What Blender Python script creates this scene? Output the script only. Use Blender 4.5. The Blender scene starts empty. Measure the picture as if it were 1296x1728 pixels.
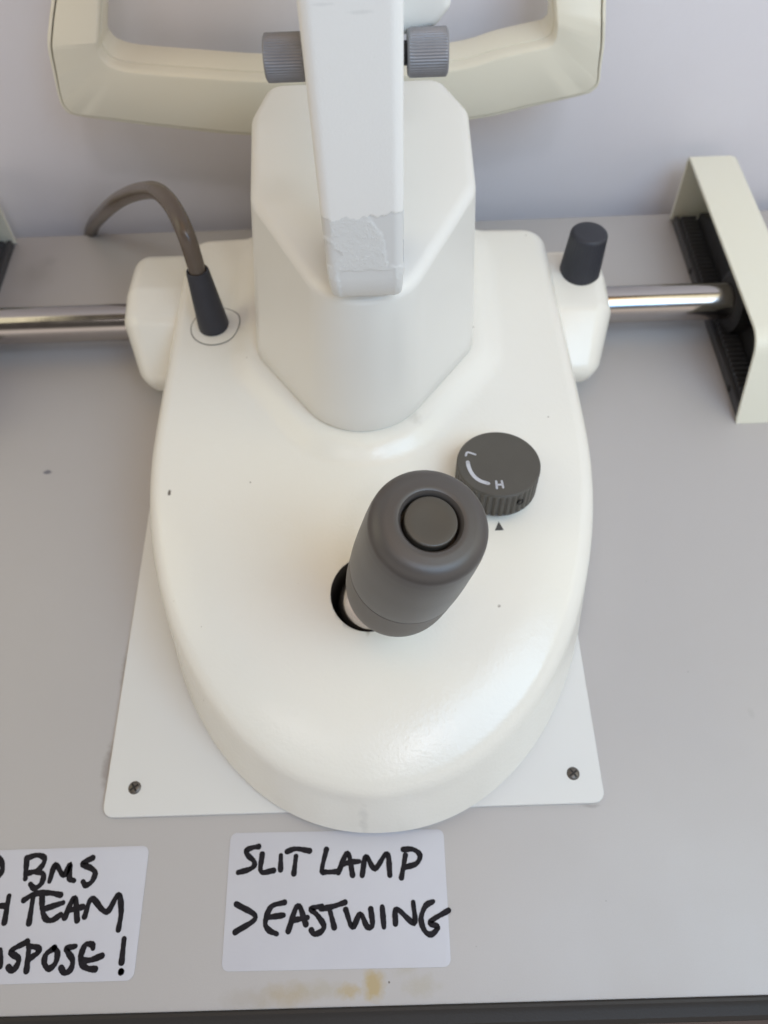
import bpy, bmesh, math, random
import numpy as np
from mathutils import Matrix, Vector
random.seed(7)
S = bpy.context.scene
COL = S.collection
MM = 0.001

# ------------------------------------------------------------------ camera
cam_d = bpy.data.cameras.new('camera')
cam = bpy.data.objects.new('camera', cam_d)
COL.objects.link(cam)
cam_d.sensor_fit = 'VERTICAL'
cam_d.sensor_height = 5.6
cam_d.sensor_width = 4.2
cam_d.lens = 1292.795 / 1728.0 * 5.6
cam_d.clip_start = 0.005
cam_d.clip_end = 50
_R = Vector((0.99940942, -0.02463418, -0.02395764))
_U = Vector((0.03345071, 0.85701727, 0.51420078))
_F = Vector((-0.0078652, 0.51469851, -0.85733517))
cam.matrix_world = Matrix(((_R.x, _U.x, -_F.x, 0), (_R.y, _U.y, -_F.y, 0), (_R.z, _U.z, -_F.z, 0.32345361), (0, 0, 0, 1)))
cam_d.dof.use_dof = True
cam_d.dof.focus_distance = 0.245
cam_d.dof.aperture_fstop = 2.0
S.camera = cam

# ------------------------------------------------------------------ light
W = bpy.data.worlds.new('World')
S.world = W
W.use_nodes = True
wt = W.node_tree
bg = wt.nodes['Background']
tc = wt.nodes.new('ShaderNodeTexCoord'); sx_ = wt.nodes.new('ShaderNodeSeparateXYZ')
wt.links.new(tc.outputs['Generated'], sx_.inputs[0])
cr = wt.nodes.new('ShaderNodeValToRGB')         # ambient fill: dim below, warm band above the horizon, dark overhead
mr = wt.nodes.new('ShaderNodeMapRange'); mr.inputs[1].default_value = -1; mr.inputs[2].default_value = 1
wt.links.new(sx_.outputs['Z'], mr.inputs[0]); wt.links.new(mr.outputs[0], cr.inputs[0])
cr.color_ramp.elements[0].position = 0.35; cr.color_ramp.elements[0].color = (0.40, 0.385, 0.38, 1)
cr.color_ramp.elements[1].position = 0.95; cr.color_ramp.elements[1].color = (0.10, 0.09, 0.08, 1)
e = cr.color_ramp.elements.new(0.60); e.color = (1.0, 0.90, 0.81, 1)
e = cr.color_ramp.elements.new(0.72); e.color = (0.10, 0.09, 0.08, 1)
wt.links.new(cr.outputs[0], bg.inputs[0])
bg.inputs[1].default_value = 1.02

def area(name, loc, target, sx, sy, power, color):
    d = bpy.data.lights.new(name, 'AREA')
    d.shape = 'RECTANGLE'; d.size = sx; d.size_y = sy
    d.energy = power; d.color = color
    o = bpy.data.objects.new(name, d)
    COL.objects.link(o)
    o.location = loc
    o.rotation_euler = (Vector(target) - Vector(loc)).to_track_quat('-Z', 'Y').to_euler()
    return o

def watts(rgb):
    rgb = (rgb[0], rgb[1] * 0.965, rgb[2])
    p = max(rgb)
    return 5.0 * p, tuple(c / p for c in rgb)
T0 = (0, 0.22, 0.08)
area('window_light', (0.30, -0.15, 0.60), T0, 0.36, 0.36, *watts((0.15, 0.255, 0.37)))
area('window_light', (0.45, 0.0, 0.60), T0, 0.5, 0.5, *watts((0.25, 0.24, 0.15)))
area('window_light', (0.38, -0.3, 0.82), T0, 0.75, 0.75, *watts((0.08, 0.16, 0.26)))
area('left_fill_light', (-0.7, 0.3, 0.6), T0, 0.6, 0.6, *watts((0.34, 0.33, 0.22)))  # added fill that brightens the left table and column side
area('ceiling_light', (0.24, -0.85, 1.75), T0, 0.2, 0.1, *watts((0.55, 0.56, 0.57)))
area('ceiling_light', (-0.55, -0.72, 1.75), T0, 0.26, 0.2, *watts((0.28, 0.27, 0.25)))
area('side_fill_light', (0.65, 0.25, 0.5), T0, 0.5, 0.5, *watts((0.11, 0.12, 0.125)))  # fill added on the right to lift the wall beside the column
area('ceiling_light', (0.1, 0.0, 1.6), T0, 1.0, 1.0, *watts((0.70, 0.40, 0.13)))

S.view_settings.view_transform = 'Standard'
S.view_settings.look = 'None'
S.view_settings.exposure = -0.01
S.view_settings.gamma = 1
S.view_settings.use_curve_mapping = False

# ------------------------------------------------------------------ materials
class NT:
    def __init__(self, name, color, rough=0.5, metal=0.0, spec=0.5, coat=0.0):
        self.m = bpy.data.materials.new(name)
        self.m.use_nodes = True
        self.t = self.m.node_tree
        self.b = self.t.nodes['Principled BSDF']
        self.b.inputs['Base Color'].default_value = (*color, 1)
        self.b.inputs['Roughness'].default_value = rough
        self.b.inputs['Metallic'].default_value = metal
        self.b.inputs['Specular IOR Level'].default_value = spec
        self.b.inputs['Coat Weight'].default_value = coat
        self.color = None
        rgb = self.t.nodes.new('ShaderNodeRGB'); rgb.outputs[0].default_value = (*color, 1)
        self.color = rgb.outputs[0]
        self.normal = None
        self.co = self.t.nodes.new('ShaderNodeTexCoord').outputs['Object']
    def n(self, typ, **kw):
        nd = self.t.nodes.new(typ)
        for k, v in kw.items():
            setattr(nd, k, v)
        return nd
    def l(self, a, b):
        self.t.links.new(a, b)
    def noise(self, scale, detail=3, rough=0.55, co=None):
        nd = self.n('ShaderNodeTexNoise')
        nd.inputs['Scale'].default_value = scale; nd.inputs['Detail'].default_value = detail
        nd.inputs['Roughness'].default_value = rough
        self.l(co or self.co, nd.inputs['Vector'])
        return nd.outputs['Fac']
    def ramp(self, fac, a, b, va=0.0, vb=1.0):
        nd = self.n('ShaderNodeMapRange'); nd.clamp = True
        nd.inputs['From Min'].default_value = a; nd.inputs['From Max'].default_value = b
        nd.inputs['To Min'].default_value = va; nd.inputs['To Max'].default_value = vb
        self.l(fac, nd.inputs['Value'])
        return nd.outputs[0]
    def math(self, op, a, b=None):
        nd = self.n('ShaderNodeMath'); nd.operation = op
        for i, v in enumerate((a, b)):
            if v is None: continue
            if isinstance(v, (int, float)): nd.inputs[i].default_value = v
            else: self.l(v, nd.inputs[i])
        return nd.outputs[0]
    def mix(self, fac, col):
        nd = self.n('ShaderNodeMix'); nd.data_type = 'RGBA'
        if isinstance(fac, (int, float)): nd.inputs[0].default_value = fac
        else: self.l(fac, nd.inputs[0])
        self.l(self.color, nd.inputs[6])
        nd.inputs[7].default_value = (*col, 1)
        self.color = nd.outputs[2]
        return self
    def bump(self, h, strength, dist):
        nd = self.n('ShaderNodeBump')
        nd.inputs['Distance'].default_value = dist
        if isinstance(strength, (int, float)): nd.inputs['Strength'].default_value = strength
        else: self.l(strength, nd.inputs['Strength'])
        self.l(h, nd.inputs['Height'])
        if self.normal is not None: self.l(self.normal, nd.inputs['Normal'])
        self.normal = nd.outputs[0]
        return self
    def blotch(self, scale, amount, col):
        return self.mix(self.ramp(self.noise(scale, 5), 0.4, 0.75, 0, amount), col)
    def roughvar(self, scale, a, b):
        self.l(self.ramp(self.noise(scale, 4), 0.3, 0.7, a, b), self.b.inputs['Roughness'])
        return self
    def spot(self, p, r, col, amount=1.0, soft=0.35, stretch=(1, 1, 1), jitter=0.6, nscale=None):
        """a small stain of its own shape at the point p (mm)"""
        mp = self.n('ShaderNodeVectorMath'); mp.operation = 'SUBTRACT'
        self.l(self.co, mp.inputs[0]); mp.inputs[1].default_value = [q * MM for q in p]
        sc = self.n('ShaderNodeVectorMath'); sc.operation = 'MULTIPLY'
        self.l(mp.outputs[0], sc.inputs[0]); sc.inputs[1].default_value = stretch
        ln = self.n('ShaderNodeVectorMath'); ln.operation = 'LENGTH'
        self.l(sc.outputs[0], ln.inputs[0])
        nz = self.noise(nscale or 0.9 / (r * MM), 4)
        d = self.math('ADD', ln.outputs['Value'], self.math('MULTIPLY', self.math('SUBTRACT', nz, 0.5), r * MM * jitter * 2))
        return self.mix(self.ramp(d, r * MM * (1 - soft), r * MM * (1 + soft), amount, 0), col)
    def specks(self, scale, thr, col, amount=0.8):
        vo = self.n('ShaderNodeTexVoronoi'); vo.inputs['Scale'].default_value = scale
        self.l(self.co, vo.inputs['Vector'])
        sel = self.n('ShaderNodeSeparateColor'); self.l(vo.outputs['Color'], sel.inputs[0])
        pick = self.math('GREATER_THAN', sel.outputs[0], 0.86)
        size = self.math('MULTIPLY', sel.outputs[1], thr)
        d = self.math('ADD', vo.outputs['Distance'], self.math('MULTIPLY', self.math('SUBTRACT', self.noise(scale * 9, 2), 0.5), thr))
        hit = self.math('LESS_THAN', d, size)
        return self.mix(self.math('MULTIPLY', self.math('MULTIPLY', pick, hit), amount), col)
    def done(self):
        self.l(self.color, self.b.inputs['Base Color'])
        if self.normal is not None: self.l(self.normal, self.b.inputs['Normal'])
        return self.m

m = NT('ivory_housing_paint', (0.80, 0.785, 0.725), 0.24)
m.mix(m.ramp(m.noise(9, 0), 0.3, 0.8, 0, 0.35), (0.77, 0.75, 0.67))
m.specks(70, 0.055, (0.20, 0.17, 0.13), 0.75).specks(160, 0.06, (0.30, 0.26, 0.21), 0.7)
m.mix(m.ramp(m.noise(16, 3, 0.5), 0.45, 0.9, 0, 0.25), (0.73, 0.70, 0.61))
m.spot((12, 205, 61), 1.8, (0.45, 0.43, 0.37), 0.3, 0.7, (0.8, 0.8, 0.5), 1.2)
m.spot((-22, 207, 61), 3.5, (0.62, 0.57, 0.45), 0.5, 0.7, (0.6, 1.2, 0.5), 1.2)
m.spot((-14, 47, 14), 3.0, (0.55, 0.54, 0.50), 0.4, 0.7, (2.2, 0.5, 0.35), 1.2)
m.spot((52, 75, 28), 2.6, (0.45, 0.42, 0.36), 0.4, 0.6, (0.6, 1.6, 0.6), 1.3)
m.spot((-93.3, 176.5, 52), 1.0, (0.08, 0.06, 0.05), 0.9, 0.3, (1.4, 0.7, 0.4))
m.spot((41.5, 122.0, 47.5), 0.8, (0.10, 0.07, 0.05), 0.9, 0.3, (1, 1, 0.4))
m.spot((-128, 262, 34), 1.1, (0.10, 0.08, 0.06), 0.8, 0.3, (1, 0.6, 0.6))
m.bump(m.noise(750, 2), 0.2, 0.0004).bump(m.noise(260, 2), 0.12, 0.0006)
m.l(m.ramp(m.noise(25, 0), 0.3, 0.7, 0.2, 0.26), m.b.inputs['Roughness'])
M_BODY = m.done()

m = NT('white_column_paint', (0.765, 0.755, 0.715), 0.30)
m.mix(m.ramp(m.noise(10, 0), 0.3, 0.8, 0, 0.4), (0.74, 0.73, 0.68)).specks(80, 0.05, (0.22, 0.19, 0.15), 0.7)
M_COLUMN = m.done()

m = NT('arm_film_and_paint', (0.69, 0.69, 0.675), 0.40)
at = m.n('ShaderNodeAttribute'); at.attribute_name = 'film'
sp = m.n('ShaderNodeSeparateColor'); m.l(at.outputs['Color'], sp.inputs[0])
film, crack = sp.outputs[0], sp.outputs[1]
m.mix(m.math('MULTIPLY', film, 1.0), (0.84, 0.83, 0.80))
m.mix(m.math('MULTIPLY', crack, 0.55), (0.74, 0.745, 0.73))
vo = m.n('ShaderNodeTexVoronoi'); vo.feature = 'DISTANCE_TO_EDGE'; vo.inputs['Scale'].default_value = 900
wv = m.n('ShaderNodeTexNoise'); wv.inputs['Scale'].default_value = 700; m.l(m.co, wv.inputs['Vector'])
wm = m.n('ShaderNodeVectorMath'); wm.operation = 'MULTIPLY_ADD'
m.l(wv.outputs['Color'], wm.inputs[0]); wm.inputs[1].default_value = (0.0016,) * 3; m.l(m.co, wm.inputs[2])
m.l(wm.outputs[0], vo.inputs['Vector'])
ck = m.ramp(vo.outputs['Distance'], 0.0, 0.16)
pit = m.ramp(m.noise(650, 3), 0.38, 0.6)
m.bump(m.math('MULTIPLY', ck, pit), m.math('MULTIPLY', crack, 0.30), 0.0004)
m.bump(m.noise(1500, 2), m.math('MULTIPLY', film, 0.2), 0.0004)
m.spot((-12, 194.6, 231), 0.9, (0.6, 0.6, 0.58), 0.3, 0.3, (0.35, 1, 2.4))
m.spot((-3, 194.6, 229), 0.9, (0.6, 0.6, 0.58), 0.3, 0.3, (0.3, 1, 2.0))
M_ARM = m.done()

m = NT('cream_frame_plastic', (0.70, 0.672, 0.57), 0.40)
m.blotch(12, 0.4, (0.68, 0.642, 0.525)).specks(60, 0.05, (0.3, 0.25, 0.16), 0.6)
m.bump(m.noise(420, 2), 0.06, 0.0004)
M_FRAME = m.done()

m = NT('cream_cover_paint', (0.76, 0.75, 0.64), 0.40)
m.blotch(20, 0.3, (0.72, 0.70, 0.58)).specks(90, 0.05, (0.2, 0.17, 0.1), 0.7)
m.bump(m.noise(1400, 2), 0.14, 0.0004)
M_COVER = m.done()

m = NT('warm_grey_rubber', (0.076, 0.067, 0.061), 0.38)
m.blotch(50, 0.06, (0.082, 0.072, 0.068)).bump(m.noise(2600, 2), 0.12, 0.0002)
m.spot((16, 112, 132), 0.5, (0.2, 0.19, 0.18), 0.7, 0.3, (0.5, 1.6, 1))
M_GRIP = m.done()
m = NT('warm_grey_base_plastic', (0.110, 0.096, 0.085), 0.5)
m.blotch(50, 0.15, (0.118, 0.104, 0.092)).bump(m.noise(1800, 2), 0.2, 0.0003)
M_GRIP_LOW = m.done()
m = NT('olive_grey_button', (0.066, 0.058, 0.047), 0.36)
m.blotch(120, 0.3, (0.074, 0.065, 0.053)).bump(m.noise(2500, 2), 0.1, 0.0002)
M_BUTTON = m.done()
m = NT('olive_grey_dial', (0.074, 0.068, 0.058), 0.5)
m.blotch(90, 0.4, (0.088, 0.081, 0.069)).bump(m.noise(2500, 2), 0.25, 0.0002)
M_DIAL = m.done()
m = NT('navy_black_rubber', (0.022, 0.024, 0.034), 0.5)
m.blotch(100, 0.4, (0.032, 0.034, 0.044)).bump(m.noise(1800, 2), 0.2, 0.0003)
M_NAVY = m.done()
m = NT('black_hole', (0.012, 0.011, 0.011), 0.6)
m.blotch(100, 0.5, (0.02, 0.018, 0.018))
M_BLACK = m.done()
m = NT('black_rack_plastic', (0.06, 0.06, 0.064), 0.38)
m.blotch(100, 0.5, (0.055, 0.055, 0.06)).bump(m.noise(1500, 2), 0.2, 0.0003)
M_RACK = m.done()
m = NT('brushed_steel', (0.46, 0.43, 0.415), 0.14, 1.0)
mp = m.n('ShaderNodeMapping'); mp.inputs['Scale'].default_value = (900, 12, 12); m.l(m.co, mp.inputs[0])
m.bump(m.noise(1, 3, co=mp.outputs[0]), 0.06, 0.0002)
m.specks(120, 0.06, (0.25, 0.2, 0.17), 0.7).blotch(40, 0.35, (0.46, 0.42, 0.40)).roughvar(70, 0.10, 0.2)
M_STEEL = m.done()
m = NT('dull_steel', (0.58, 0.53, 0.49), 0.2, 1.0)
m.blotch(150, 0.4, (0.48, 0.43, 0.39)).bump(m.noise(1500, 2), 0.15, 0.0003)
M_STEEL_DULL = m.done()
m = NT('dark_screw_steel', (0.16, 0.145, 0.13), 0.45, 0.8)
m.blotch(300, 0.5, (0.10, 0.09, 0.08))
M_SCREW = m.done()
m = NT('grey_knurled_metal', (0.25, 0.25, 0.265), 0.42, 0.35)
m.blotch(200, 0.5, (0.19, 0.19, 0.20)).bump(m.noise(1500, 2), 0.2, 0.0003)
M_KNURL = m.done()
m = NT('blue_grey_pin', (0.28, 0.29, 0.34), 0.5)
m.blotch(100, 0.3, (0.22, 0.23, 0.28))
M_PIN = m.done()
m = NT('translucent_brown_cable', (0.15, 0.115, 0.09), 0.26)
m.b.inputs['Transmission Weight'].default_value = 0.35
m.b.inputs['Subsurface Weight'].default_value = 0.15
m.b.inputs['Subsurface Radius'].default_value = (0.003, 0.002, 0.001)
m.blotch(60, 0.5, (0.19, 0.155, 0.125))
M_CABLE = m.done()
m = NT('white_plate_plastic', (0.68, 0.68, 0.663), 0.40)
m.blotch(15, 0.3, (0.655, 0.655, 0.635)).specks(80, 0.05, (0.35, 0.33, 0.3), 0.5)
m.bump(m.noise(700, 3), 0.06, 0.0003).roughvar(30, 0.4, 0.55)
M_PLATE = m.done()
m = NT('sticker_paper', (0.555, 0.555, 0.598), 0.6)
m.blotch(40, 0.35, (0.485, 0.48, 0.54)).bump(m.noise(900, 4), 0.12, 0.0003)
M_PAPER = m.done()
m = NT('black_marker_ink', (0.010, 0.009, 0.012), 0.6, 0.0, 0.15)
m.blotch(350, 0.5, (0.03, 0.026, 0.034))
M_INK = m.done()
m = NT('grey_marking_print', (0.52, 0.53, 0.58), 0.5)
m.blotch(300, 0.4, (0.45, 0.46, 0.5))
M_PRINT = m.done()
m = NT('dark_marking_print', (0.06, 0.06, 0.06), 0.5)
m.blotch(300, 0.4, (0.08, 0.08, 0.08))
M_PRINT_DARK = m.done()
m = NT('ring_line_grey', (0.12, 0.11, 0.10), 0.5)
m.blotch(300, 0.4, (0.2, 0.19, 0.17))
M_RING = m.done()

m = NT('grey_laminate', (0.455, 0.437, 0.430), 0.38)
m.blotch(5, 0.3, (0.44, 0.42, 0.41)).blotch(45, 0.1, (0.41, 0.39, 0.38))
m.mix(m.ramp(m.noise(2200, 1), 0.35, 0.65, 0.10, 0.0), (0.34, 0.33, 0.33))
m.specks(38, 0.035, (0.16, 0.14, 0.13), 0.6).specks(110, 0.05, (0.30, 0.28, 0.27), 0.5)
m.spot((-175.6, 224.8, 0), 1.6, (0.12, 0.12, 0.15), 0.85, 0.25, (0.8, 1.3, 1))
m.spot((-212, 372, 0), 9, (0.32, 0.30, 0.28), 0.4, 0.7)
m.spot((-207, 384, 0), 4, (0.30, 0.28, 0.27), 0.35, 0.7)
m.spot((149, 89.6, 0), 1.6, (0.36, 0.34, 0.33), 0.35, 0.5, (1.4, 0.8, 1))
yel = (0.40, 0.29, 0.10)
m.spot((-11.6, -3.6, 0), 4.0, yel, 0.75, 0.45, (1.25, 0.85, 1), 0.9)
m.spot((-20.5, -5.6, 0), 2.6, yel, 0.55, 0.5, (0.7, 1.3, 1), 1.0)
m.spot((-43, -6.4, 0), 4.5, (0.37, 0.29, 0.16), 0.5, 0.6, (0.6, 1.5, 1), 1.1)
m.spot((-56, -6.8, 0), 4.5, (0.34, 0.30, 0.25), 0.3, 0.6, (0.6, 1.5, 1), 1.1)
m.spot((-31, -5.0, 0), 3.5, (0.36, 0.31, 0.20), 0.35, 0.6, (0.5, 1.6, 1), 1.1)
m.spot((5.5, -4.5, 0), 3.5, (0.36, 0.315, 0.21), 0.35, 0.6, (0.7, 1.2, 1), 1.1)
m.spot((0, 2.0, 0), 2.8, (0.36, 0.32, 0.22), 0.3, 0.6, (0.8, 1.0, 1), 1.1)
m.spot((-6, -3.2, 0), 0.35, (0.1, 0.08, 0.06), 0.9, 0.3)
m.spot((-119, 118, 0), 3.0, (0.27, 0.24, 0.22), 0.55, 0.5, (1.6, 0.35, 1), 1.0)
m.spot((-120, 76, 0), 3.2, (0.24, 0.21, 0.19), 0.6, 0.5, (1.6, 0.4, 1), 1.0)
m.spot((76, 54.6, 0), 1.2, (0.24, 0.22, 0.21), 0.5, 0.5, (0.4, 2.2, 1), 1.0)
# short hairline scratches
mp = m.n('ShaderNodeMapping'); mp.inputs['Scale'].default_value = (30, 260, 1); mp.inputs['Rotation'].default_value = (0, 0, 0.5); m.l(m.co, mp.inputs[0])
m.mix(m.ramp(m.noise(1, 5, 0.6, mp.outputs[0]), 0.70, 0.78, 0, 0.22), (0.3, 0.28, 0.27))
m.bump(m.noise(1600, 2), 0.10, 0.0003).roughvar(18, 0.36, 0.52)
M_TABLE = m.done()
m = NT('dark_brown_edging', (0.030, 0.027, 0.025), 0.5, 0.0, 0.3)
m.blotch(60, 0.5, (0.032, 0.028, 0.026)).bump(m.noise(1200, 3), 0.15, 0.0003)
M_EDGE = m.done()
m = NT('painted_wall', (0.74, 0.725, 0.77), 0.7)
m.blotch(4, 0.35, (0.72, 0.70, 0.74)).bump(m.noise(350, 4), 0.12, 0.0008).blotch(120, 0.08, (0.68, 0.66, 0.68))
M_WALL = m.done()
m = NT('brown_floor', (0.20, 0.155, 0.14), 0.6)
m.blotch(12, 0.5, (0.16, 0.125, 0.11)).bump(m.noise(80, 4), 0.1, 0.002)
M_FLOOR = m.done()

# ------------------------------------------------------------------ builders (all coordinates in mm)
WORLD = {}

def link(name, verts, faces, mat, parent=None, smooth=True, sharp=35, mats=None, fmat=None):
    me = bpy.data.meshes.new(name)
    me.from_pydata([(v[0] * MM, v[1] * MM, v[2] * MM) for v in verts], [], faces)
    me.update()
    bm = bmesh.new(); bm.from_mesh(me)
    bmesh.ops.recalc_face_normals(bm, faces=bm.faces)
    bm.to_mesh(me); bm.free()
    return finish(name, me, mat, parent, smooth, sharp, mats)

def finish(name, me, mat, parent=None, smooth=True, sharp=35, mats=None):
    if mats is None: me.materials.append(mat)
    for p in me.polygons: p.use_smooth = smooth
    if smooth: me.set_sharp_from_angle(angle=math.radians(sharp))
    o = bpy.data.objects.new(name, me)
    COL.objects.link(o)
    if parent is not None: adopt(o, parent)
    return o

def adopt(o, parent):
    o.parent = parent
    o.matrix_parent_inverse = Matrix.Translation(WORLD.get(parent.name, Vector((0, 0, 0)))).inverted()

def thing(name, label, cat, base, group=None):
    o = bpy.data.objects.new(name, None)
    COL.objects.link(o)
    o.empty_display_size = 0.02
    o.location = [c * MM for c in base]
    WORLD[o.name] = Vector([c * MM for c in base])
    return tag(o, label, cat, group)

def tag(o, label, cat, group=None):
    o['label'] = label; o['category'] = cat
    if group: o['group'] = group
    return o

def loft(rings, closed=True, cap0=True, cap1=True):
    n = len(rings[0]); V = []; F = []
    for r in rings: V += [tuple(p) for p in r]
    for i in range(len(rings) - 1):
        for j in range(n if closed else n - 1):
            k = (j + 1) % n
            F.append((i * n + j, i * n + k, (i + 1) * n + k, (i + 1) * n + j))
    if cap0: F.append(tuple(range(n))[::-1])
    if cap1: F.append(tuple((len(rings) - 1) * n + j for j in range(n)))
    return V, F

def frame_of(axis):
    z = Vector(axis).normalized()
    x = Vector((0, 0, 1)).cross(z)
    if x.length < 1e-4: x = Vector((1, 0, 0))
    x.normalize()
    return x, z.cross(x), z

def lathe(name, origin, axis, profile, mat, parent, n=72, ribs=0, ribdepth=0.0, ribrange=(0, 1e9), sharp=35):
    """profile: (radius, distance along the axis) pairs"""
    x, y, z = frame_of(axis); O = Vector(origin); rings = []
    for r, h in profile:
        ring = []
        for j in range(n):
            rr = r
            if ribs and ribrange[0] <= h <= ribrange[1]:
                ph = (j * ribs / n) % 1.0
                rr = r - ribdepth * (0.5 - 0.5 * math.cos(2 * math.pi * ph)) ** 1.5
            a = 2 * math.pi * j / n
            ring.append(O + z * h + (x * math.cos(a) + y * math.sin(a)) * rr)
        rings.append(ring)
    V, F = loft(rings)
    return link(name, V, F, mat, parent, sharp=sharp)

def arcp(r, h, rad, a0, a1, k=7):
    """rounded corner for a lathe profile: centre (r,h)"""
    return [(r + rad * math.cos(math.radians(a0 + (a1 - a0) * i / (k - 1))), h + rad * math.sin(math.radians(a0 + (a1 - a0) * i / (k - 1)))) for i in range(k)]

def catmull(P, k=10):
    P = [Vector(p) for p in P]
    Q = [P[0] * 2 - P[1]] + P + [P[-1] * 2 - P[-2]]
    out = []
    for i in range(1, len(Q) - 2):
        a, b, c, d = Q[i - 1], Q[i], Q[i + 1], Q[i + 2]
        for s in range(k):
            t = s / k
            out.append(0.5 * ((2 * b) + (c - a) * t + (2 * a - 5 * b + 4 * c - d) * t * t + (3 * b - a - 3 * c + d) * t ** 3))
    out.append(P[-1])
    return out

def tube(name, path, r, mat, parent, n=20, k=10):
    P = catmull(path, k); rings = []
    up = Vector((1, 0, 0.2))
    for i, p in enumerate(P):
        t = (P[min(i + 1, len(P) - 1)] - P[max(i - 1, 0)]).normalized()
        a = (up - t * up.dot(t)).normalized(); b = t.cross(a)
        up = a
        rings.append([p + (a * math.cos(2 * math.pi * j / n) + b * math.sin(2 * math.pi * j / n)) * r for j in range(n)])
    V, F = loft(rings)
    return link(name, V, F, mat, parent, sharp=60)

def round_poly(P, rad, k=6):
    """round every corner of a 2-D polygon; rad one number or one per corner"""
    out = []; n = len(P)
    for i in range(n):
        r = rad[i] if isinstance(rad, (list, tuple)) else rad
        p = Vector(P[i]); a = (Vector(P[i - 1]) - p); b = (Vector(P[(i + 1) % n]) - p)
        if r <= 0: out.append(tuple(p)); continue
        la, lb = a.length, b.length
        a.normalize(); b.normalize()
        ang = math.acos(max(-1, min(1, a.dot(b))))
        d = min(r / math.tan(ang / 2), la * 0.49, lb * 0.49)
        r2 = d * math.tan(ang / 2)
        c = p + (a + b).normalized() * (r2 / math.sin(ang / 2))
        s = p + a * d - c; e = p + b * d - c
        a0 = math.atan2(s.y, s.x); a1 = math.atan2(e.y, e.x)
        da = (a1 - a0 + math.pi) % (2 * math.pi) - math.pi
        for q in range(k + 1):
            t = a0 + da * q / k
            out.append((c.x + r2 * math.cos(t), c.y + r2 * math.sin(t)))
    return out

def inset(P, d):
    """move a counter-clockwise 2-D polygon inwards by d"""
    n = len(P); out = []
    area_ = sum(P[i - 1][0] * P[i][1] - P[i][0] * P[i - 1][1] for i in range(n))
    s = 1 if area_ > 0 else -1
    for i in range(n):
        a = Vector(P[i]) - Vector(P[i - 1]); b = Vector(P[(i + 1) % n]) - Vector(P[i])
        if a.length < 1e-6: a = b
        if b.length < 1e-6: b = a
        na = Vector((-a.y, a.x)).normalized(); nb = Vector((-b.y, b.x)).normalized()
        nn = (na + nb)
        if nn.length < 1e-6: nn = na
        nn.normalize()
        k = d / max(0.5, nn.dot(na))
        out.append((P[i][0] + nn.x * k * s, P[i][1] + nn.y * k * s))
    return out

def prism(name, P, t0, t1, axis, mat, parent, bev=1.0, k=4, sharp=40):
    """extrude the 2-D polygon P along an axis with rounded rims. axis 'z': P=(x,y); 'x': P=(y,z); 'y': P=(x,z)"""
    def put(p, t):
        return {'z': (p[0], p[1], t), 'x': (t, p[0], p[1]), 'y': (p[0], t, p[1])}[axis]
    rings = []
    for q in range(k + 1):
        a = math.pi / 2 * q / k
        ins, dep = bev * (1 - math.sin(a)), bev * (1 - math.cos(a))
        rings.append((ins, dep))
    out = [[put(p, t0 + dep) for p in inset(P, ins)] for ins, dep in rings]
    out += [[put(p, t1 - dep) for p in inset(P, ins)] for ins, dep in rings[::-1]]
    V, F = loft(out)
    return link(name, V, F, mat, parent, sharp=sharp)

def box(name, a, b, mat, parent, bev=0.5):
    P = [(a[0], a[1]), (b[0], a[1]), (b[0], b[1]), (a[0], b[1])]
    return prism(name, P, a[2], b[2], 'z', mat, parent, bev, 3)

def strokes(name, S_, width, z, mat, parent, thick=0.12, wob=0.12):
    """hand lettering: round-ended ribbons lying on the surface z"""
    V = []; F = []
    for si, st in enumerate(S_):
        z1 = z + thick + si * 0.004
        P = [Vector((p[0], p[1], 0)) for p in st]
        P = catmull(P, 7) if len(P) > 2 else [P[0].lerp(P[1], i / 8) for i in range(9)]
        nP = len(P)
        outl = []; outr = []
        ph = random.random() * 6
        for i, p in enumerate(P):
            t = (P[min(i + 1, nP - 1)] - P[max(i - 1, 0)])
            t = t.normalized() if t.length > 1e-6 else Vector((1, 0, 0))
            nrm = Vector((-t.y, t.x, 0))
            w = width / 2 * (1 + wob * math.sin(ph + i * 0.55) + wob * 0.5 * math.sin(2.3 * i + ph))
            outl.append(p + nrm * w); outr.append(p - nrm * w)
        b0 = len(V)
        for a_, b_ in zip(outl, outr):
            V += [(a_.x, a_.y, z1), (b_.x, b_.y, z1)]
        for i in range(nP - 1):
            F.append((b0 + 2 * i, b0 + 2 * i + 1, b0 + 2 * i + 3, b0 + 2 * i + 2))
        for e, q in ((0, P[0]), (nP - 1, P[-1])):
            r = (outl[e] - q).length
            c0 = len(V)
            V += [(q.x + r * math.cos(a * math.pi / 8), q.y + r * math.sin(a * math.pi / 8), z1 + 0.002) for a in range(16)]
            F.append(tuple(range(c0, c0 + 16)))
    me = bpy.data.meshes.new(name)
    me.from_pydata([(v[0] * MM, v[1] * MM, v[2] * MM) for v in V], [], F)
    bm = bmesh.new(); bm.from_mesh(me)
    for f in bm.faces:
        f.normal_update()
        if f.normal.z < 0: f.normal_flip()
    bm.to_mesh(me); bm.free()
    return finish(name, me, mat, parent, smooth=False)

# ------------------------------------------------------------------ setting
def struct(o):
    o['kind'] = 'structure'
    return o
struct(link('wall', [(-1500, 420, -720), (1500, 420, -720), (1500, 420, 900), (-1500, 420, 900)], [(0, 1, 2, 3)], M_WALL, smooth=False))
struct(link('floor', [(-1500, -1200, -720), (1500, -1200, -720), (1500, 420, -720), (-1500, 420, -720)], [(0, 1, 2, 3)], M_FLOOR, smooth=False))

table = thing('table', 'grey laminate table with dark brown front edging against the wall', 'table', (0, 200, -28))
prism('table_top', [(-420, -10.4), (420, -10.4), (420, 407.5), (-420, 407.5)], -28, 0, 'z', M_TABLE, table, 0.6, 3)
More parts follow.
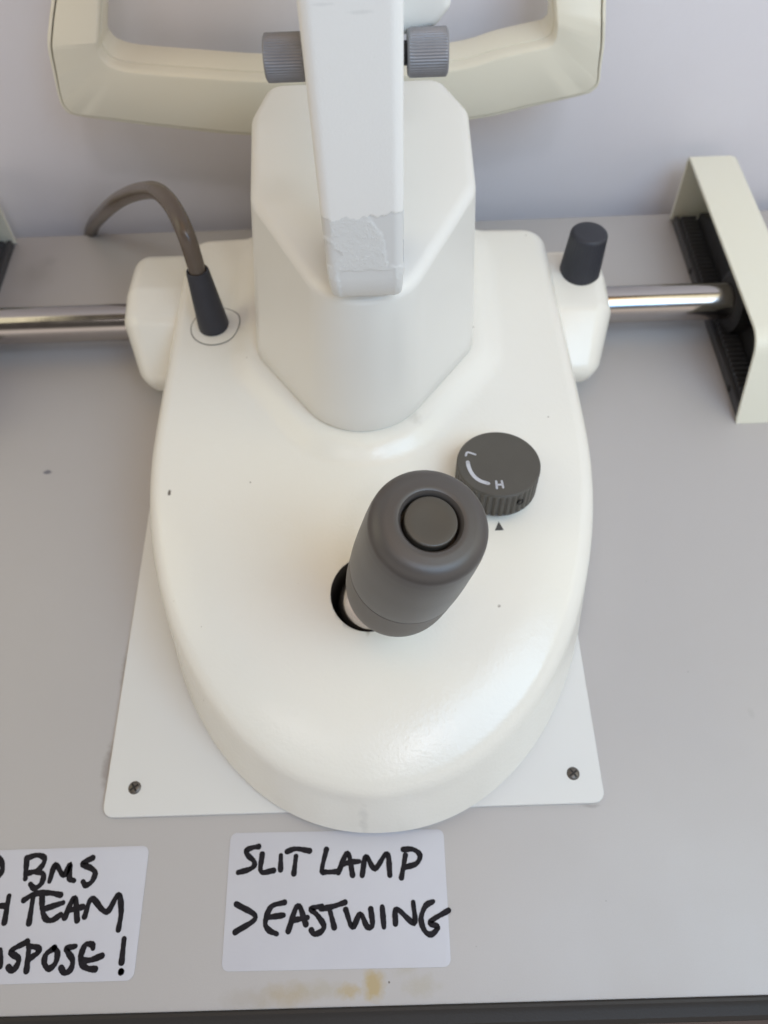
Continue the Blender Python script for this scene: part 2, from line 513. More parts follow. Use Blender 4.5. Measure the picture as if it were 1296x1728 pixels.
# bulging edge strip along the front
prof = [(-10.5, -28), (-10.5, 0.3), (-10.9, 0.6), (-11.8, 0.65), (-12.5, 0.2), (-13.6, -0.2), (-16.2, -0.9), (-17.6, -2.6), (-18, -6), (-18, -24), (-17, -28)]
V, F = loft([[(x, p[0], p[1]) for p in prof] for x in (-420, -200, 0, 200, 420)])
link('edge_strip', V, F, M_EDGE, table, sharp=30)

# ------------------------------------------------------------------ glide plate
plate = thing('glide_plate', 'white plastic glide plate under the slit lamp, screwed to the table', 'plate', (-18, 150, 0))
prism('plate_sheet', round_poly([(-119, 55.4), (81.6, 55.4), (81.6, 250), (-119, 250)], 4.5), 0.05, 1.9, 'z', M_PLATE, plate, 0.5, 3)
for (sx, sy) in ((-107.3, 66.6), (70.4, 66.9), (-107.3, 238), (70.4, 238)):
    sc = lathe('screw', (sx, sy, 1.9), (0, 0, 1), [(2.6, -0.6), (2.6, 0.0), (2.2, 0.45), (1.2, 0.7), (0.05, 0.75)], M_SCREW, plate, 32)
    V = []; F = []
    for k_ in range(2):
        a = 0.6 + k_ * math.pi / 2
        c, s = math.cos(a), math.sin(a)
        q = [(-1.9, -0.38), (1.9, -0.38), (1.9, 0.38), (-1.9, 0.38)]
        b0 = len(V)
        V += [(sx + u * c - w * s, sy + u * s + w * c, 2.72 + 0.01 * k_) for u, w in q]
        F.append((b0, b0 + 1, b0 + 2, b0 + 3))
    link('screw_slot', V, F, M_BLACK, sc, smooth=False)

# ------------------------------------------------------------------ stickers with marker writing
STROKES_RIGHT = [[(-55.8, 43.3),(-58.1, 43.0),(-60.6, 41.9),(-59.6, 40.1),(-57.4, 38.2),(-57.1, 36.5),(-59.1, 35.2),(-63.1, 34.3)], [(-54.2, 40.5),(-54.3, 34.4),(-49.5, 34.6)], [(-46.9, 39.9),(-46.8, 34.8)], [(-44.5, 41.2),(-41.1, 42.1),(-35.8, 41.2)], [(-41.0, 39.4),(-41.6, 33.3)], [(-29.2, 41.5),(-30.8, 34.3),(-29.0, 33.5),(-24.6, 33.6)], [(-24.5, 33.2),(-20.9, 40.1),(-19.0, 32.2)], [(-23.1, 35.8),(-20.1, 36.7),(-16.4, 36.9)], [(-15.3, 32.0),(-13.8, 38.7),(-10.4, 34.2),(-5.6, 39.5),(-4.7, 31.8)], [(1.5, 38.6),(-0.3, 30.8)], [(0.7, 40.7),(4.6, 40.6),(7.1, 38.5),(5.7, 35.6),(1.0, 34.3)], [(-63.0, 23.4),(-55.4, 18.8),(-62.7, 14.1)], [(-44.8, 23.5),(-49.8, 22.1),(-51.7, 17.0),(-50.2, 14.4),(-47.2, 13.1)], [(-51.1, 18.6),(-45.0, 19.2)], [(-43.0, 13.9),(-39.7, 22.4),(-36.5, 16.0)], [(-41.6, 17.4),(-36.0, 18.2)], [(-30.6, 21.9),(-34.6, 21.0),(-32.4, 19.0),(-29.8, 15.5),(-30.7, 13.5),(-33.3, 12.7),(-34.4, 14.0)], [(-31.0, 20.9),(-26.6, 21.6),(-21.9, 22.9)], [(-27.7, 20.8),(-25.9, 14.7)], [(-21.6, 20.4),(-19.1, 14.6),(-16.2, 18.9),(-13.7, 14.7),(-11.7, 15.1),(-12.2, 20.4)], [(-7.9, 21.0),(-7.4, 14.3)], [(-3.1, 15.3),(-2.5, 20.2),(3.8, 15.4),(3.8, 22.3)], [(11.3, 22.3),(8.4, 20.9),(6.5, 16.8),(7.6, 12.8),(10.0, 11.5),(12.6, 13.8),(9.9, 15.6),(16.9, 19.2)]]
STROKES_LEFT = [[(-158.7, 42.7),(-157.1, 41.7),(-155.6, 39.3),(-155.3, 37.3),(-156.2, 35.2)], [(-146.5, 41.7),(-145.5, 34.3)], [(-146.5, 41.6),(-142.7, 42.6),(-139.7, 41.6),(-139.6, 39.3),(-141.5, 37.1),(-144.5, 36.3)], [(-141.5, 36.7),(-138.8, 35.6),(-138.9, 32.5),(-141.2, 30.9),(-143.2, 32.4)], [(-135.9, 33.1),(-134.7, 38.9),(-130.8, 35.1),(-129.0, 39.0),(-128.4, 34.2),(-126.4, 33.1)], [(-120.6, 41.0),(-124.3, 39.0),(-120.9, 37.5),(-118.7, 35.7),(-119.4, 32.7),(-121.5, 31.4),(-122.9, 32.7)], [(-150.5, 28.4),(-150.2, 19.5)], [(-155.1, 25.3),(-150.8, 25.1)], [(-144.4, 26.9),(-140.8, 28.9),(-135.1, 29.1),(-130.7, 28.3)], [(-141.1, 28.1),(-140.8, 19.0)], [(-137.7, 28.0),(-136.6, 23.4),(-134.8, 20.4),(-132.3, 19.8),(-129.4, 21.5)], [(-135.5, 23.8),(-129.2, 25.6)], [(-127.6, 20.6),(-125.1, 27.3),(-122.7, 19.5)], [(-126.4, 22.9),(-121.4, 24.0)], [(-120.1, 20.7),(-118.5, 26.7),(-113.7, 22.8),(-111.3, 22.5),(-108.4, 27.9),(-106.5, 22.2),(-106.6, 16.0)], [(-140.2, 12.9),(-145.6, 10.0),(-142.2, 7.6),(-142.4, 5.2),(-143.8, 3.7),(-145.3, 4.9)], [(-139.1, 11.2),(-138.4, 3.6)], [(-139.2, 11.4),(-136.1, 11.0),(-135.1, 9.6),(-138.3, 7.3)], [(-129.6, 10.6),(-132.2, 8.7),(-132.3, 5.9),(-130.3, 4.1),(-128.2, 5.8),(-128.1, 9.0),(-129.6, 10.6)], [(-121.8, 11.0),(-124.9, 10.3),(-124.0, 8.9),(-122.0, 6.5),(-122.2, 3.7),(-124.2, 2.6),(-125.8, 4.2)], [(-115.1, 10.2),(-115.7, 11.4),(-118.2, 11.3),(-119.2, 7.6),(-118.3, 5.2),(-116.0, 3.8),(-113.2, 3.5)], [(-117.8, 6.3),(-115.1, 6.5),(-111.4, 7.7)], [(-104.0, 12.9),(-103.8, 5.4)], [(-103.6, 2.6),(-103.5, 2.4)], [(-149.7, 10.5),(-148.4, 5.2)]]
DIAL = [[(31.5, 178.8),(32.4, 180.5),(35.4, 179.2)], [(32.0, 175.4),(32.2, 172.9),(33.0, 170.0),(34.3, 167.6),(36.3, 165.7),(39.1, 164.4)], [(42.4, 165.4),(42.3, 161.9)], [(44.6, 165.4),(44.8, 162.1)], [(42.3, 163.6),(44.7, 163.7)]]
st = thing('sticker', 'white sticker reading SLIT LAMP > EASTWING in black marker', 'sticker', (-25, 25, 0))
prism('paper', round_poly([(-66.9, 1.6), (16.6, 1.0), (16.8, 47.7), (-67.2, 48.6)], 2.6), 0.03, 0.26, 'z', M_PAPER, st, 0.05, 2)
strokes('handwriting', STROKES_RIGHT, 2.0, 0.26, M_INK, st, 0.02)
st = thing('sticker', 'white sticker at the table edge ending in TEAM and DISPOSE! with exclamation mark', 'sticker', (-141, 22, 0))
prism('paper', round_poly([(-183, -0.4), (-98.7, -0.4), (-98.9, 44.9), (-183, 44.9)], 2.8), 0.03, 0.26, 'z', M_PAPER, st, 0.05, 2)
strokes('handwriting', STROKES_LEFT, 2.1, 0.26, M_INK, st, 0.02)

# ------------------------------------------------------------------ slit lamp
lamp = thing('slit_lamp', 'ivory slit lamp base with dark joystick, dial and upright column', 'slit lamp', (-8, 190, 2))
CX = -8.0

def outline(ax, b, yc, n_exp, yb, rad, grow=0.0, N=200):
    """half super-ellipse nose towards the viewer, straight sides, rounded back corners; counter-clockwise"""
    P = []
    for i in range(N + 1):
        a = math.pi + math.pi * i / N
        c, s = math.cos(a), math.sin(a)
        P.append((CX + ax * math.copysign(abs(c) ** (2 / n_exp), c), yc - b * abs(s) ** (2 / n_exp)))
    ns = 26
    xb = ax - grow
    for i in range(1, ns):
        t = i / ns
        P.append((CX + ax + (xb - ax) * t, yc + (yb - rad - yc) * t))
    for i in range(13):
        a = math.pi / 2 * i / 12
        P.append((CX + xb - rad + rad * math.cos(a), yb - rad + rad * math.sin(a)))
    nb = 44
    for i in range(1, nb):
        P.append((CX + xb - rad - 2 * (xb - rad) * i / nb, yb))
    for i in range(13):
        a = math.pi / 2 + math.pi / 2 * i / 12
        P.append((CX - xb + rad + rad * math.cos(a), yb - rad + rad * math.sin(a)))
    for i in range(1, ns):
        t = 1 - i / ns
        P.append((CX - ax - (xb - ax) * t, yc + (yb - rad - yc) * t))
    return np.array(P)

# plan of the column (shared with the collar around its foot)
COL_LOW = [(-58.5, 243.5), (-10.5, 178.4), (40.5, 243.5), (42, 316), (31, 344), (-49, 344), (-60, 316)]
COL_TOP = [(-50.5, 257.5), (-6.2, 171.5), (38.0, 260.0), (39.0, 312), (28.5, 336), (-47, 336), (-53.5, 312)]
col_low = round_poly(COL_LOW, [16, 32, 16, 12, 9, 9, 12], 20)
col_top = round_poly(COL_TOP, [20, 24.5, 20, 12, 9, 9, 12], 20)

def poly_dist(P, poly):
    """signed distance (negative inside) of points P (n,2) to a polygon"""
    poly = np.array(poly); A = poly; B = np.roll(poly, -1, 0)
    d = np.full(len(P), 1e9); ins = np.zeros(len(P), bool)
    for a, b in zip(A, B):
        ab = b - a; ap = P - a
        t = np.clip((ap @ ab) / max(1e-9, ab @ ab), 0, 1)
        d = np.minimum(d, np.hypot(*(ap - t[:, None] * ab).T))
        cond = (a[1] > P[:, 1]) != (b[1] > P[:, 1])
        with np.errstate(divide='ignore', invalid='ignore'):
            xi = (b[0] - a[0]) * (P[:, 1] - a[1]) / (b[1] - a[1]) + a[0]
        ins ^= cond & (P[:, 0] < xi)
    return np.where(ins, -d, d)

HY = [30, 45, 60, 80, 100, 130, 160, 190, 220, 280, 400]
HZ = [22, 27, 31.5, 37.6, 42.6, 48.2, 52.0, 54.6, 56.0, 57, 57.5]
_yy = np.linspace(30, 400, 400); _zz = np.interp(_yy, HY, HZ)
_k = np.ones(41) / 41
_zz = np.convolve(np.pad(_zz, 20, mode='edge'), _k, 'valid')
def top_height(P):
    z = np.interp(P[:, 1], _yy, _zz)
    half = 97 * np.sqrt(np.clip(1 - (np.clip(200 - P[:, 1], 0, 1e9) / 146) ** 2, 0.02, 1))
    z = z - 2.2 * np.clip((P[:, 0] - CX) / half, -1, 1) ** 2
    d = poly_dist(P, col_low)
    t = np.clip((15 - d) / 12.0, 0, 1)
    z = z + 4.6 * t * t * (3 - 2 * t)
    return z

OW = outline(96.4, 145.5, 200, 2.06, 333, 12, 3)
OB = outline(99.7, 153.6, 200, 2.12, 334.5, 12, 3)
NP = len(OW)
cen = np.array([CX, 195.0])
rings = []
ss = list(np.linspace(0.02, 0.80, 44)) + list(np.linspace(0.80, 1.0, 40))[1:]
FR = 7.0
for s in ss:
    P = cen + (OW - cen) * s
    d = -poly_dist(P, OW) if s > 0.7 else np.full(NP, 99.0)
    d = np.clip(d, 0, None)
    if s == 1.0: d[:] = 0
    e_ = d + 0.05 * FR
    drop = np.where(e_ < FR, FR - np.sqrt(np.clip(FR * FR - (FR - e_) ** 2, 0, None)), 0)
    drop = drop + 2.4 * np.clip(1 - d / 26.0, 0, 1) ** 2 * np.clip((215 - P[:, 1]) / 70, 0, 1)
    z = top_height(P) - drop
    rings.append([(p[0], p[1], q) for p, q in zip(P, z)])
zt = np.array([p[2] for p in rings[-1]])
for t in (0.15, 0.35, 0.55, 0.75, 0.9, 0.97, 1.0):
    P = OW + (OB - OW) * t
    z = zt + (4.0 - zt) * t
    rings.append([(p[0], p[1], q) for p, q in zip(P, z)])
P = OB + (cen - OB) * 0.012
rings.append([(p[0], p[1], 3.3) for p in P])
rings = rings[::-1]
V, F = loft(rings)
body = link('base_housing', V, F, M_BODY, lamp, sharp=40)
# the joystick well is cut through the housing
HOLE = (-9.4, 128.4)
cutter = lathe('cutter', (HOLE[0], HOLE[1], 20), (0, 0, 1), [(15.2, 0), (15.2, 60)], M_BLACK, None, 96)
mod = body.modifiers.new('well', 'BOOLEAN')
mod.object = cutter; mod.operation = 'DIFFERENCE'; mod.solver = 'EXACT'; mod.material_mode = 'TRANSFER'
dg = bpy.context.evaluated_depsgraph_get(); dg.update()
me2 = bpy.data.meshes.new_from_object(body.evaluated_get(dg), preserve_all_data_layers=True, depsgraph=dg)
body.modifiers.clear()
body.data = me2
bpy.data.objects.remove(cutter, do_unlink=True)

def hz(x, y):
    return float(top_height(np.array([[x, y]]))[0])

# glide foot below, out of sight
lathe('glide_foot', (-13, 127, 1.9), (0, 0, 1), [(9, 0), (9, 2), (8, 3)], M_BLACK, lamp, 32)
# printed pointer triangle
def drape(name, P, lift, mat, parent):
    c = (sum(p[0] for p in P) / len(P), sum(p[1] for p in P) / len(P))
    V = [(c[0], c[1], hz(*c) + lift)] + [(p[0], p[1], hz(*p) + lift) for p in P]
    n = len(P)
    return link(name, V, [(0, 1 + i, 1 + (i + 1) % n) for i in range(n)], mat, parent, smooth=False)
drape('pointer_mark', [(44.4, 157.2), (42.5, 153.3), (46.2, 153.4)], 0.12, M_PRINT_DARK, body)

# side housings around the rail
def ear(x0, x1, prof, rads):
    P = round_poly(prof, rads, 5)
    o = prism('rail_housing', P, x0, x1, 'x', M_BODY, lamp, 9.5, 9, sharp=60)
    xi, xo = (x1, x0) if x0 < CX else (x0, x1)          # the outer face tapers in towards the viewer and the table
    for v in o.data.vertices:
        k = (v.co.x / MM - xi) / (xo - xi)
        cut = max(0.0, 286 - v.co.y / MM) * 0.30 + max(0.0, 22 - v.co.z / MM) * 0.22
        v.co.x -= math.copysign(cut * k * MM, xo - xi)
    return o
EP = [(277, 6), (333, 4), (333, 49), (300, 52), (281, 48), (259, 27), (262, 16)]
ear(-132, -96, EP, [8, 3, 12, 10, 12, 8, 8])
EP = [(272, 6), (330, 4), (330, 44), (306, 47), (284, 44), (256, 26), (259, 15)]
ear(80, 116.5, EP, [8, 3, 10, 10, 12, 8, 8])

# rail with its wheels
RY, RZ, RR = 305.5, 23.5, 9.8
lathe('axle_rail', (-250, RY, RZ), (1, 0, 0), [(9.2, 0), (RR, 0.6), (RR, 437.4), (9.2, 438)], M_STEEL, lamp, 64)
for wx in (185.5, -246.0):
    lathe('axle_wheel', (wx, RY, RZ), (1, 0, 0), [(12.5, 0), (13.5, 0.8), (16.3, 1.6), (16.5, 2.2), (16.5, 9.5), (15.5, 10.5)], M_BLACK, lamp, 72, 36, 1.0, (2, 10))

# column
def col_ring(t, z, ins=0.0):
    P = [(a[0] + (b[0] - a[0]) * t, a[1] + (b[1] - a[1]) * t) for a, b in zip(col_low, col_top)]
    if ins: P = inset(P, ins)
    return [(p[0], p[1], z) for p in P]
ZC0, ZC1 = 57.5, 133.5
rings = [col_ring(0, ZC0, 0.9), col_ring(0, 60.8, 0.9), col_ring(0, 60.9, 0.15), col_ring(0, 61.3, 0)]
for q in range(1, 9): rings.append(col_ring(q / 8, 61.3 + (ZC1 - 4.5 - 61.3) * q / 8))
for q in range(1, 9):
    a = math.pi / 2 * q / 8
    rings.append(col_ring(1, ZC1 - 4.5 + 4.5 * math.sin(a), 4.5 * (1 - math.cos(a))))
rings.append(col_ring(1, ZC1 + 0.1, 9))
V, F = loft(rings)
link('column', V, F, M_COLUMN, lamp, sharp=40)
lathe('pivot_pin', (-5.0, 220, 132.5), (0, 0, 1), [(13, 0), (13, 9.5)], M_PIN, lamp, 64)

# arm: one dense skin so the torn film edge is real relief
AX0, AX1, AY0, AY1, AZ0, AZ1 = -17.9, 7.1, 195.0, 226.0, 134.6, 264.0
base = round_poly([(AX0, AY0), (AX1, AY0), (AX1, AY1), (AX0, AY1)], 3.2, 8)
def dens(P, step):
    out = []
    for i in range(len(P)):
        a, b = Vector(P[i]), Vector(P[(i + 1) % len(P)])
        k = max(1, int((b - a).length / step))
        out += [a.lerp(b, j / k) for j in range(k)]
    return out
base = dens(base, 0.45)
def film_mask(x, y, z):
    """1 film, 2 crackled film, 0 bare paint (front face of the arm; sides follow)"""
    u = x + 5.4
    wob = 0.7 * math.sin(u * 0.9) + 0.35 * math.sin(u * 2.3 + 1) + 0.2 * math.sin(z * 2.1 + u)
    side = y > AY0 + 3.0
    if z > 171.6 + 0.7 * wob + 0.12 * math.sin(u * 3.7) + 0.07 * u: return 1
    if side:
        return 2 if z > 160 + 3 * math.sin(y * 0.8) else 0
    if x > 0.5 + 0.25 * wob - 0.55 * max(0, (z - 165)) + 0.12 * (165 - z) and z > 152 + wob: return 0     # torn flap patch on the right
    if x < AX0 + 2.0 + 0.5 * wob and 164 < z < 172: return 0
    if x < AX0 + 2.2 + 3.6 * max(0, 1 - abs(z - 157.5) / 4) + 0.3 * wob and 153 < z < 162: return 0
    if z < 151 + 0.4 * wob and abs(u) < 9.3 + 0.5 * wob: return 0.4
    return 2
zs = [AZ0 + 0.0]
z = AZ0
while z < 178: z += 0.4; zs.append(z)
while z < AZ1 - 4: z += 4; zs.append(z)
rings = []; cols = []
BR = 13.0                      # rounding of the lower front edge
for iz, z in enumerate(zs):
    ring = []
    # lower front edge rolls back under; ends narrow a little
    dz = z - AZ0
    back = BR - math.sqrt(max(0, BR * BR - (BR - dz) ** 2)) if dz < BR else 0
    back *= 0.62
    side = 2.2 - math.sqrt(max(0, 2.2 ** 2 - (2.2 - dz) ** 2)) if dz < 2.2 else 0
    side += 0.9 * max(0, 1 - dz / 14)
    for p in base:
        f = film_mask(p.x, p.y, z)
        y = AY0 + back + (p.y - AY0) * (AY1 - AY0 - back) / (AY1 - AY0)
        x = p.x + (side if p.x < -5.4 else -side) * min(1, abs(p.x + 5.4) / 11)
        lift = 0.2 if f >= 1 else 0.0
        if f == 2: lift += 0.05 * math.sin(p.x * 5.1 + z * 1.7) * math.sin(z * 4.3 - p.x * 2.2)
        nx = 0.0; ny = -1.0
        if p.y > AY0 + 0.6: nx = 1 if p.x > -5.4 else -1; ny = -1.0 if p.y < AY0 + 3 else 0
        ring.append((x + nx * lift, y + ny * lift, z))
        cols.append((1.0 if f == 1 else (0.0), 1.0 if f == 2 else (0.25 if f == 0.4 else 0.0), 0, 1))
    rings.append(ring)
for q in range(1, 6):
    a = math.pi / 2 * q / 5
    ring = []
    for p in inset([tuple(p) for p in base], 4 * (1 - math.cos(a))):
        ring.append((p[0], p[1] - 0.2, AZ1 - 4 + 4 * math.sin(a))); cols.append((1.0, 0, 0, 1))
    rings.append(ring)
V, F = loft(rings)
arm = link('arm', V, F, M_ARM, lamp, sharp=50)
att = arm.data.color_attributes.new('film', 'FLOAT_COLOR', 'POINT')
for i, c in enumerate(cols): att.data[i].color = c

# block behind the arm and the two knurled screws
prism('lamp_bracket', round_poly([(-19.4, 222), (-14, 214.2), (8, 213.2), (16.5, 215.2), (20.2, 220), (19.6, 268), (-19, 268)], [1, 1, 2, 3, 3, 3, 3], 4), 213, 243, 'y', M_COLUMN, lamp, 2.5, 5)
box('illumination_head', (-40, 240, 219), (32, 338, 345), M_COLUMN, lamp, 7)  # unseen upper head, added to shade the column top and headrest bar
for xa, d in ((-18.4, -1), (8.6, 1)):
    L_ = 10.8
    kn = lathe('clamp_knob', (xa, 209, 211.6), (d, 0, 0), [(5.2, 0)] + [(5.75, 0.5), (5.85, 0.9)] + [(5.85, 0.9 + i * 0.9) for i in range(1, 11)] + [(5.75, L_ - 0.4), (5.1, L_)], M_KNURL, lamp, 240, 48, 0.30, (0.6, L_ - 0.5), sharp=60)
    lathe('knob_shaft', (xa - d * 5, 209, 211.6), (d, 0, 0), [(2.9, 0), (2.9, 5.6)], M_BLACK, kn, 32)

# cable socket, boot and cable
SX, SY = -80.7, 268.0
sz = hz(SX, SY)
def annulus(name, c, r0, r1, lift, mat, n=96):
    V = []; F = []
    for i in range(n):
        a = 2 * math.pi * i / n
        for r in (r0, r1):
            x, y = c[0] + r * math.cos(a), c[1] + r * math.sin(a)
            V.append((x, y, hz(x, y) + lift))
    for i in range(n):
        k = (i + 1) % n
        F.append((2 * i, 2 * i + 1, 2 * k + 1, 2 * k))
    return link(name, V, F, mat, lamp)
annulus('cable_socket', (SX, SY), 5.0, 11.7, 0.3, M_BODY)
annulus('socket_ring', (SX, SY), 11.75, 12.2, 0.15, M_RING)
BO = Vector((-81.6, 268.4, sz)); BD = Vector((-0.03, 0.08, 0.99)).normalized()
boot = lathe('cable_boot', BO, BD, [(7.3, 0)] + arcp(6.3, 1.0, 1.0, 0, 80, 4) * 0 + [(7.3, 1.5), (7.0, 6), (5.2, 31), (4.9, 32), (4.4, 32.2), (4.3, 29)], M_NAVY, lamp, 48)
BT = BO + BD * 31
tube('cable', [BO + BD * 24, BT, (-84.0, 275, 103), (-90.5, 289, 107.0), (-99, 302, 105.5), (-110.5, 316, 96.2), (-124.5, 331, 83), (-139.4, 347, 66.5), (-162.9, 380, 34), (-177, 400, 13.5), (-186.5, 411.6, -2.5), (-190, 415.4, -14), (-191, 416, -50), (-191, 416, -120)], 3.9, M_CABLE, lamp, 24, 10)

# lock knob on the right housing
kz = 43.5
lathe('lock_knob', (101.8, 307.5, kz), (0.03, 0.05, 1), [(10.6, 0), (11.0, 0.6), (10.5, 2)] + [(10.3 - 0.05 * i, 3 + i) for i in range(21)] + arcp(7.1, 24.0, 2.2, 10, 90, 5) + [(0.05, 26.3)], M_NAVY, lamp, 144, 36, 0.22, (2, 26))

# lens dial
DX, DY, DZ = 44.4, 174.6, 68.0
DA = Vector((0.01, 0.07, 1)).normalized()
hd = 13.5
dial = lathe('dial', Vector((DX, DY, DZ)) - DA * hd, DA, [(15.6, -1.5), (15.8, 0), (16.9, 0.3)] + [(16.9, 0.6 + i) for i in range(12)] + [(16.85, hd - 0.6), (16.3, hd), (0.05, hd + 0.02)], M_DIAL, lamp, 240, 40, 0.75, (0.5, hd - 1.6), sharp=30)
mk = strokes('dial_marking', DIAL[:1] + DIAL[2:], 0.85, DZ, M_PRINT, dial, 0.05, 0.0)
mk2 = strokes('dial_scale', DIAL[1:2], 1.55, DZ, M_PRINT, dial, 0.05, 0.0)
for v in list(mk.data.vertices) + list(mk2.data.vertices):      # lay the print on the tilted face
    v.co.z = (DZ + 0.09) * MM - (DA.x * (v.co.x - DX * MM) + DA.y * (v.co.y - DY * MM)) / DA.z
hp = Vector((DX, DY, DZ)) - DA * 5.6 + Vector((0.46, -0.89, 0)) * 16.35
lathe('set_screw', hp, (0.46, -0.89, 0.05), [(1.55, 0), (1.55, 0.75), (1.2, 0.8), (1.1, 0.3), (0.05, 0.3)], M_BLACK, dial, 24)

# joystick
J0 = Vector((-3.2, 123.0, 44.0))
J1 = Vector((11.6, 108.6, 137.0))
JA = (J1 - J0).normalized(); JL = (J1 - J0).length
g0, g1 = 19.5, JL
g2 = 52.5
low = [(8.0, g0), (10.8, g0 + 0.2), (12.6, g0 + 0.9), (14.6, g0 + 2.6), (16.6, g0 + 5.6), (18.1, g0 + 10.5), (18.9, g0 + 18), (19.1, g2)]
low = low[:2] + [(p.x, p.y) for p in catmull([(r_, h_, 0) for r_, h_ in low[2:]], 6)]
stick = lathe('joystick_sleeve', J0, JA, low + [(13.0, g2 + 0.1)], M_GRIP_LOW, lamp, 96)
top = g1 - g2
up = [(15.0, g2 + 0.3), (18.8, g2 + 0.38)] + [(p.x, p.y) for p in catmull([(19.12, g2 + 0.7, 0), (19.15, g2 + 6, 0), (19.0, g2 + 14, 0), (18.75, g1 - 22, 0), (18.45, g1 - 14, 0), (18.1, g1 - 8.0, 0)], 8)]
up += arcp(12.4, g1 - 5.6, 5.4, 2, 84, 12) + [(11.2, g1 - 0.1), (10.2, g1 + 0.05), (9.5, g1 - 0.25), (9.1, g1 - 1.0), (8.75, g1 - 1.4), (8.6, g1 - 2.2), (8.55, g1 - 7.5), (0.05, g1 - 7.6)]
grip = lathe('joystick_grip', J0, JA, up, M_GRIP, lamp, 120, sharp=32)
btn = lathe('joystick_button', J0, JA, [(7.75, g1 - 7.5), (7.75, g1 - 0.9)] + arcp(7.15, g1 - 0.9, 0.6, 10, 90, 5) + [(5, g1 - 0.42), (0.05, g1 - 0.6)], M_BUTTON, grip, 96)
lathe('joystick_shaft', (-8.6, 127.2, 40), (J1 - Vector((-8.6, 127.2, 40))), [(9.5, -12), (12.2, -8), (13.3, -3), (13.6, 2), (13.0, 6), (11.2, 10), (8.4, 13), (7.4, 15), (7.2, 32)], M_STEEL_DULL, lamp, 64)

# ------------------------------------------------------------------ rail end covers on the table
def cover(xin, d, label):
    t = thing('rail_end_cover', label, 'rail cover', (xin + d * 14, 321, 0), 'rail end covers')
    outer = round_poly([(240.6, 0.1), (259, 44), (406, 42.5), (401.5, 0.1)], [0, 14, 3.5, 0], 8)
    th = 2.0
    inner = round_poly([(242.7, 0.1), (260.4, 42), (403.9, 40.5), (399.4, 0.1)], [0, 12.2, 1.5, 0], 8)
    n = len(outer)
    V = []; F = []
    w = 29.0
    # edge rounding on the outer far rim
    secs = [(0.0, 0.0), (0.25, -0.25)] 
    lv = []
    for off, ins in ((0.35, 0.0), (w - 5, 0.0), (w - 2.2, 0.8), (w - 0.6, 2.6), (w, 5.0)):
        P = outer if ins == 0 else inset(outer, ins)
        P = [(p[0], max(p[1], 0.1)) for p in P]
        lv.append([(xin + d * off, p[0], p[1]) for p in P])
    P = inset(outer, 0.35); P = [(p[0], max(p[1], 0.1)) for p in P]
    rim0 = [(xin, p[0], p[1]) for p in P]
    P = inset(outer, 1.65); P = [(p[0], max(p[1], 0.1)) for p in P]
    rim1 = [(xin, p[0], p[1]) for p in P]
    P = [(p[0], max(p[1], 0.1)) for p in inset(outer, 2.0)]
    in0 = [(xin + d * 0.35, p[0], p[1]) for p in P]
    in1 = [(xin + d * (w - 6), p[0], p[1]) for p in P]
    rings = [in1, in0, rim1, rim0] + lv
    V, F = [], []
    for r in rings: V += r
    for i in range(len(rings) - 1):
        for j in range(n - 1):
            F.append((i * n + j, i * n + j + 1, (i + 1) * n + j + 1, (i + 1) * n + j))
    F.append(tuple(range(n)))
    F.append(tuple((len(rings) - 1) * n + j for j in range(n)))
    link('cover_shell', V, F, M_COVER, t, sharp=40)
    # toothed rack along the table
    P = [(246.5, 0.2)]
    top = 6.2; pitch = 3.4
    y = 246.5
    P.append((246.5, top))
    while y < 396:
        P += [(y + 0.7, top + 2.0), (y + 1.8, top + 2.0), (y + 2.5, top), (y + pitch, top)]
        y += pitch
    P += [(y, 0.2)]
    xa, xb = sorted((xin + d * 4.0, xin + d * 13))
    prism('toothed_rack', P, xa, xb, 'x', M_RACK, t, 0.15, 1)
    xa, xb = sorted((xin + d * 1.2, xin + d * 4.0))
    prism('rack_rail', [(244.5, 0.2), (398.5, 0.2), (398.5, 5.2), (244.5, 5.2)], xa, xb, 'x', M_RACK, t, 0.3, 2)
    for yy in (262, 352):
        lathe('rack_screw', (xin + d * 1.1, yy, 2.9), (-d, 0, 0), [(1.9, -0.4), (1.9, 0.15), (0.05, 0.2)], M_BLACK, t, 24)
    xa, xb = sorted((xin + d * 13.2, xin + d * 22))
    prism('inner_block', [(250, 0.2), (392, 0.2), (392, 12), (360, 26), (262, 30), (252, 20)], xa, xb, 'x', M_BLACK, t, 0.8, 2)
cover(181.7, 1, 'cream rail end cover beside the black lock knob, its open side showing black rack')
cover(-230.2, -1, 'cream rail end cover beyond the brown cable, cut off by the frame edge')

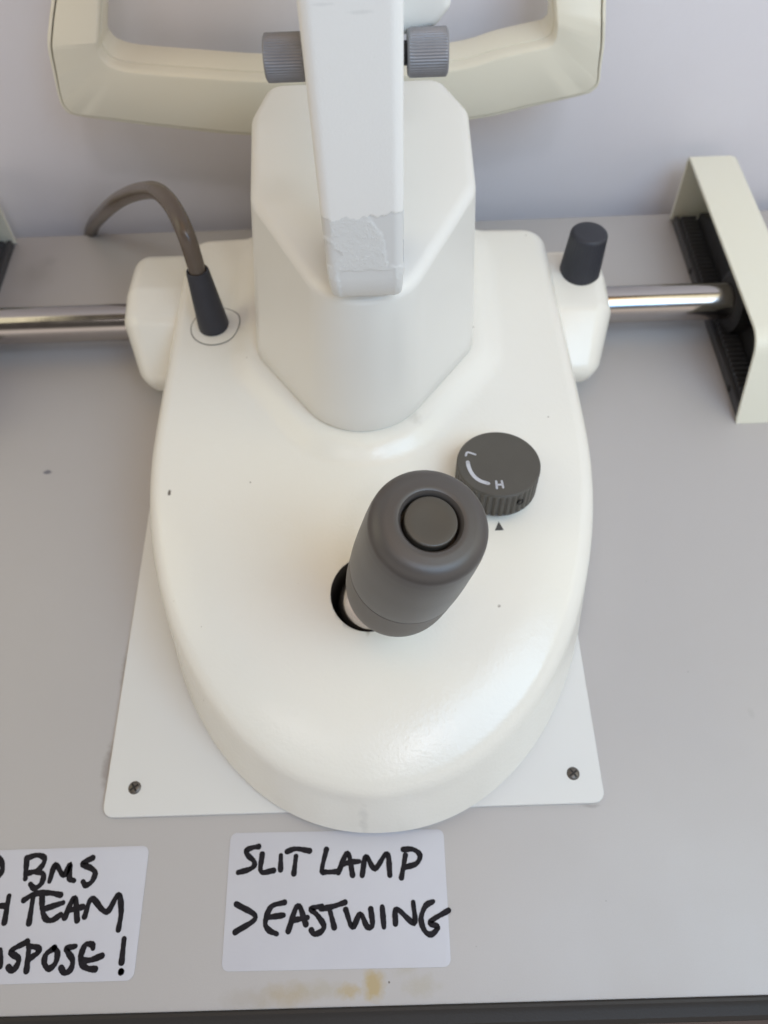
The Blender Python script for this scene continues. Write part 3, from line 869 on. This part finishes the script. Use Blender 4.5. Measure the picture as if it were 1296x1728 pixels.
# ------------------------------------------------------------------ chin rest frame
fr = thing('headrest_frame', 'cream U shaped headrest frame standing behind the column by the wall', 'headrest frame', (-20, 385, 0))
outer_path = [(-137, 168), (-143, 154), (-148.5, 142), (-152.2, 132), (-154.2, 120.5), (-156, 109), (-155.5, 103.5), (-151.4, 100), (-130.4, 95.7), (-101.7, 90.8), (-66.2, 85.8), (-20, 84.3), (49.4, 89.9), (78.8, 95.6), (103, 100.5), (107.9, 102.7), (110.1, 106.2), (109.4, 113.4), (108.6, 124.5), (106.9, 134.5), (106, 145), (105.5, 172)]
inner_path = [(-115, 168), (-121.1, 153.2), (-124.4, 143), (-127.4, 133.2), (-127.6, 130.4), (-126.9, 128), (-126, 126.3), (-123.5, 124.4), (-115, 122), (-88.8, 118.9), (-53.9, 115.3), (-20, 114.6), (35.4, 117), (60, 122.5), (77, 125.6), (81.2, 126.5), (83.2, 128.5), (83.5, 131), (83.3, 134.5), (82.4, 140), (81.6, 146), (80.5, 172)]
def densify(path, k=4):
    P = catmull([(p[0], p[1], 0) for p in path], k)
    return [(p.x, p.y) for p in P]
outer_path = densify(outer_path); inner_path = densify(inner_path)
# uprights lean back a little above the kink
def lean(z):
    return max(0.0, (z - 135)) * 0.55
def u_shell(name, prof, mat):
    """prof: (shrink, y) loop from the outer to the inner rim around the section"""
    rings = []
    n = len(outer_path)
    for i in range(n):
        (ox, oz), (ix, iz) = outer_path[i], inner_path[i]
        v = Vector((ix - ox, iz - oz)).normalized()
        ring = []
        for s, y, which in prof:
            if which == 'o': x_, z_ = ox + v.x * s, oz + v.y * s
            else: x_, z_ = ix - v.x * s, iz - v.y * s
            ring.append((x_, y + lean(z_), z_))
        rings.append(ring)
    V, F = loft(rings)
    return link(name, V, F, mat, fr, sharp=25)
u_shell('front_shell', [(2.7, 377, 'o'), (2.7, 370.8, 'o'), (2.9, 370.2, 'o'), (3.4, 370, 'o'), (2.6, 370, 'i'), (1.4, 370.4, 'i'), (0.7, 371.4, 'i'), (0.4, 373, 'i'), (0.4, 377, 'i')], M_FRAME)
u_shell('back_shell', [(0.9, 394, 'o'), (0.0, 392, 'o'), (0.0, 373, 'o'), (0.4, 371.8, 'o'), (1.1, 371.4, 'o'), (1.75, 371.6, 'o'), (1.8, 376.5, 'o'), (1.2, 376.9, 'i'), (0.0, 377.3, 'i'), (-0.6, 380, 'i'), (-1.0, 389, 'i'), (0.5, 394, 'i')], M_FRAME)
box('frame_post', (-40, 374, 0.1), (5, 392, 92), M_FRAME, fr, 2.0)
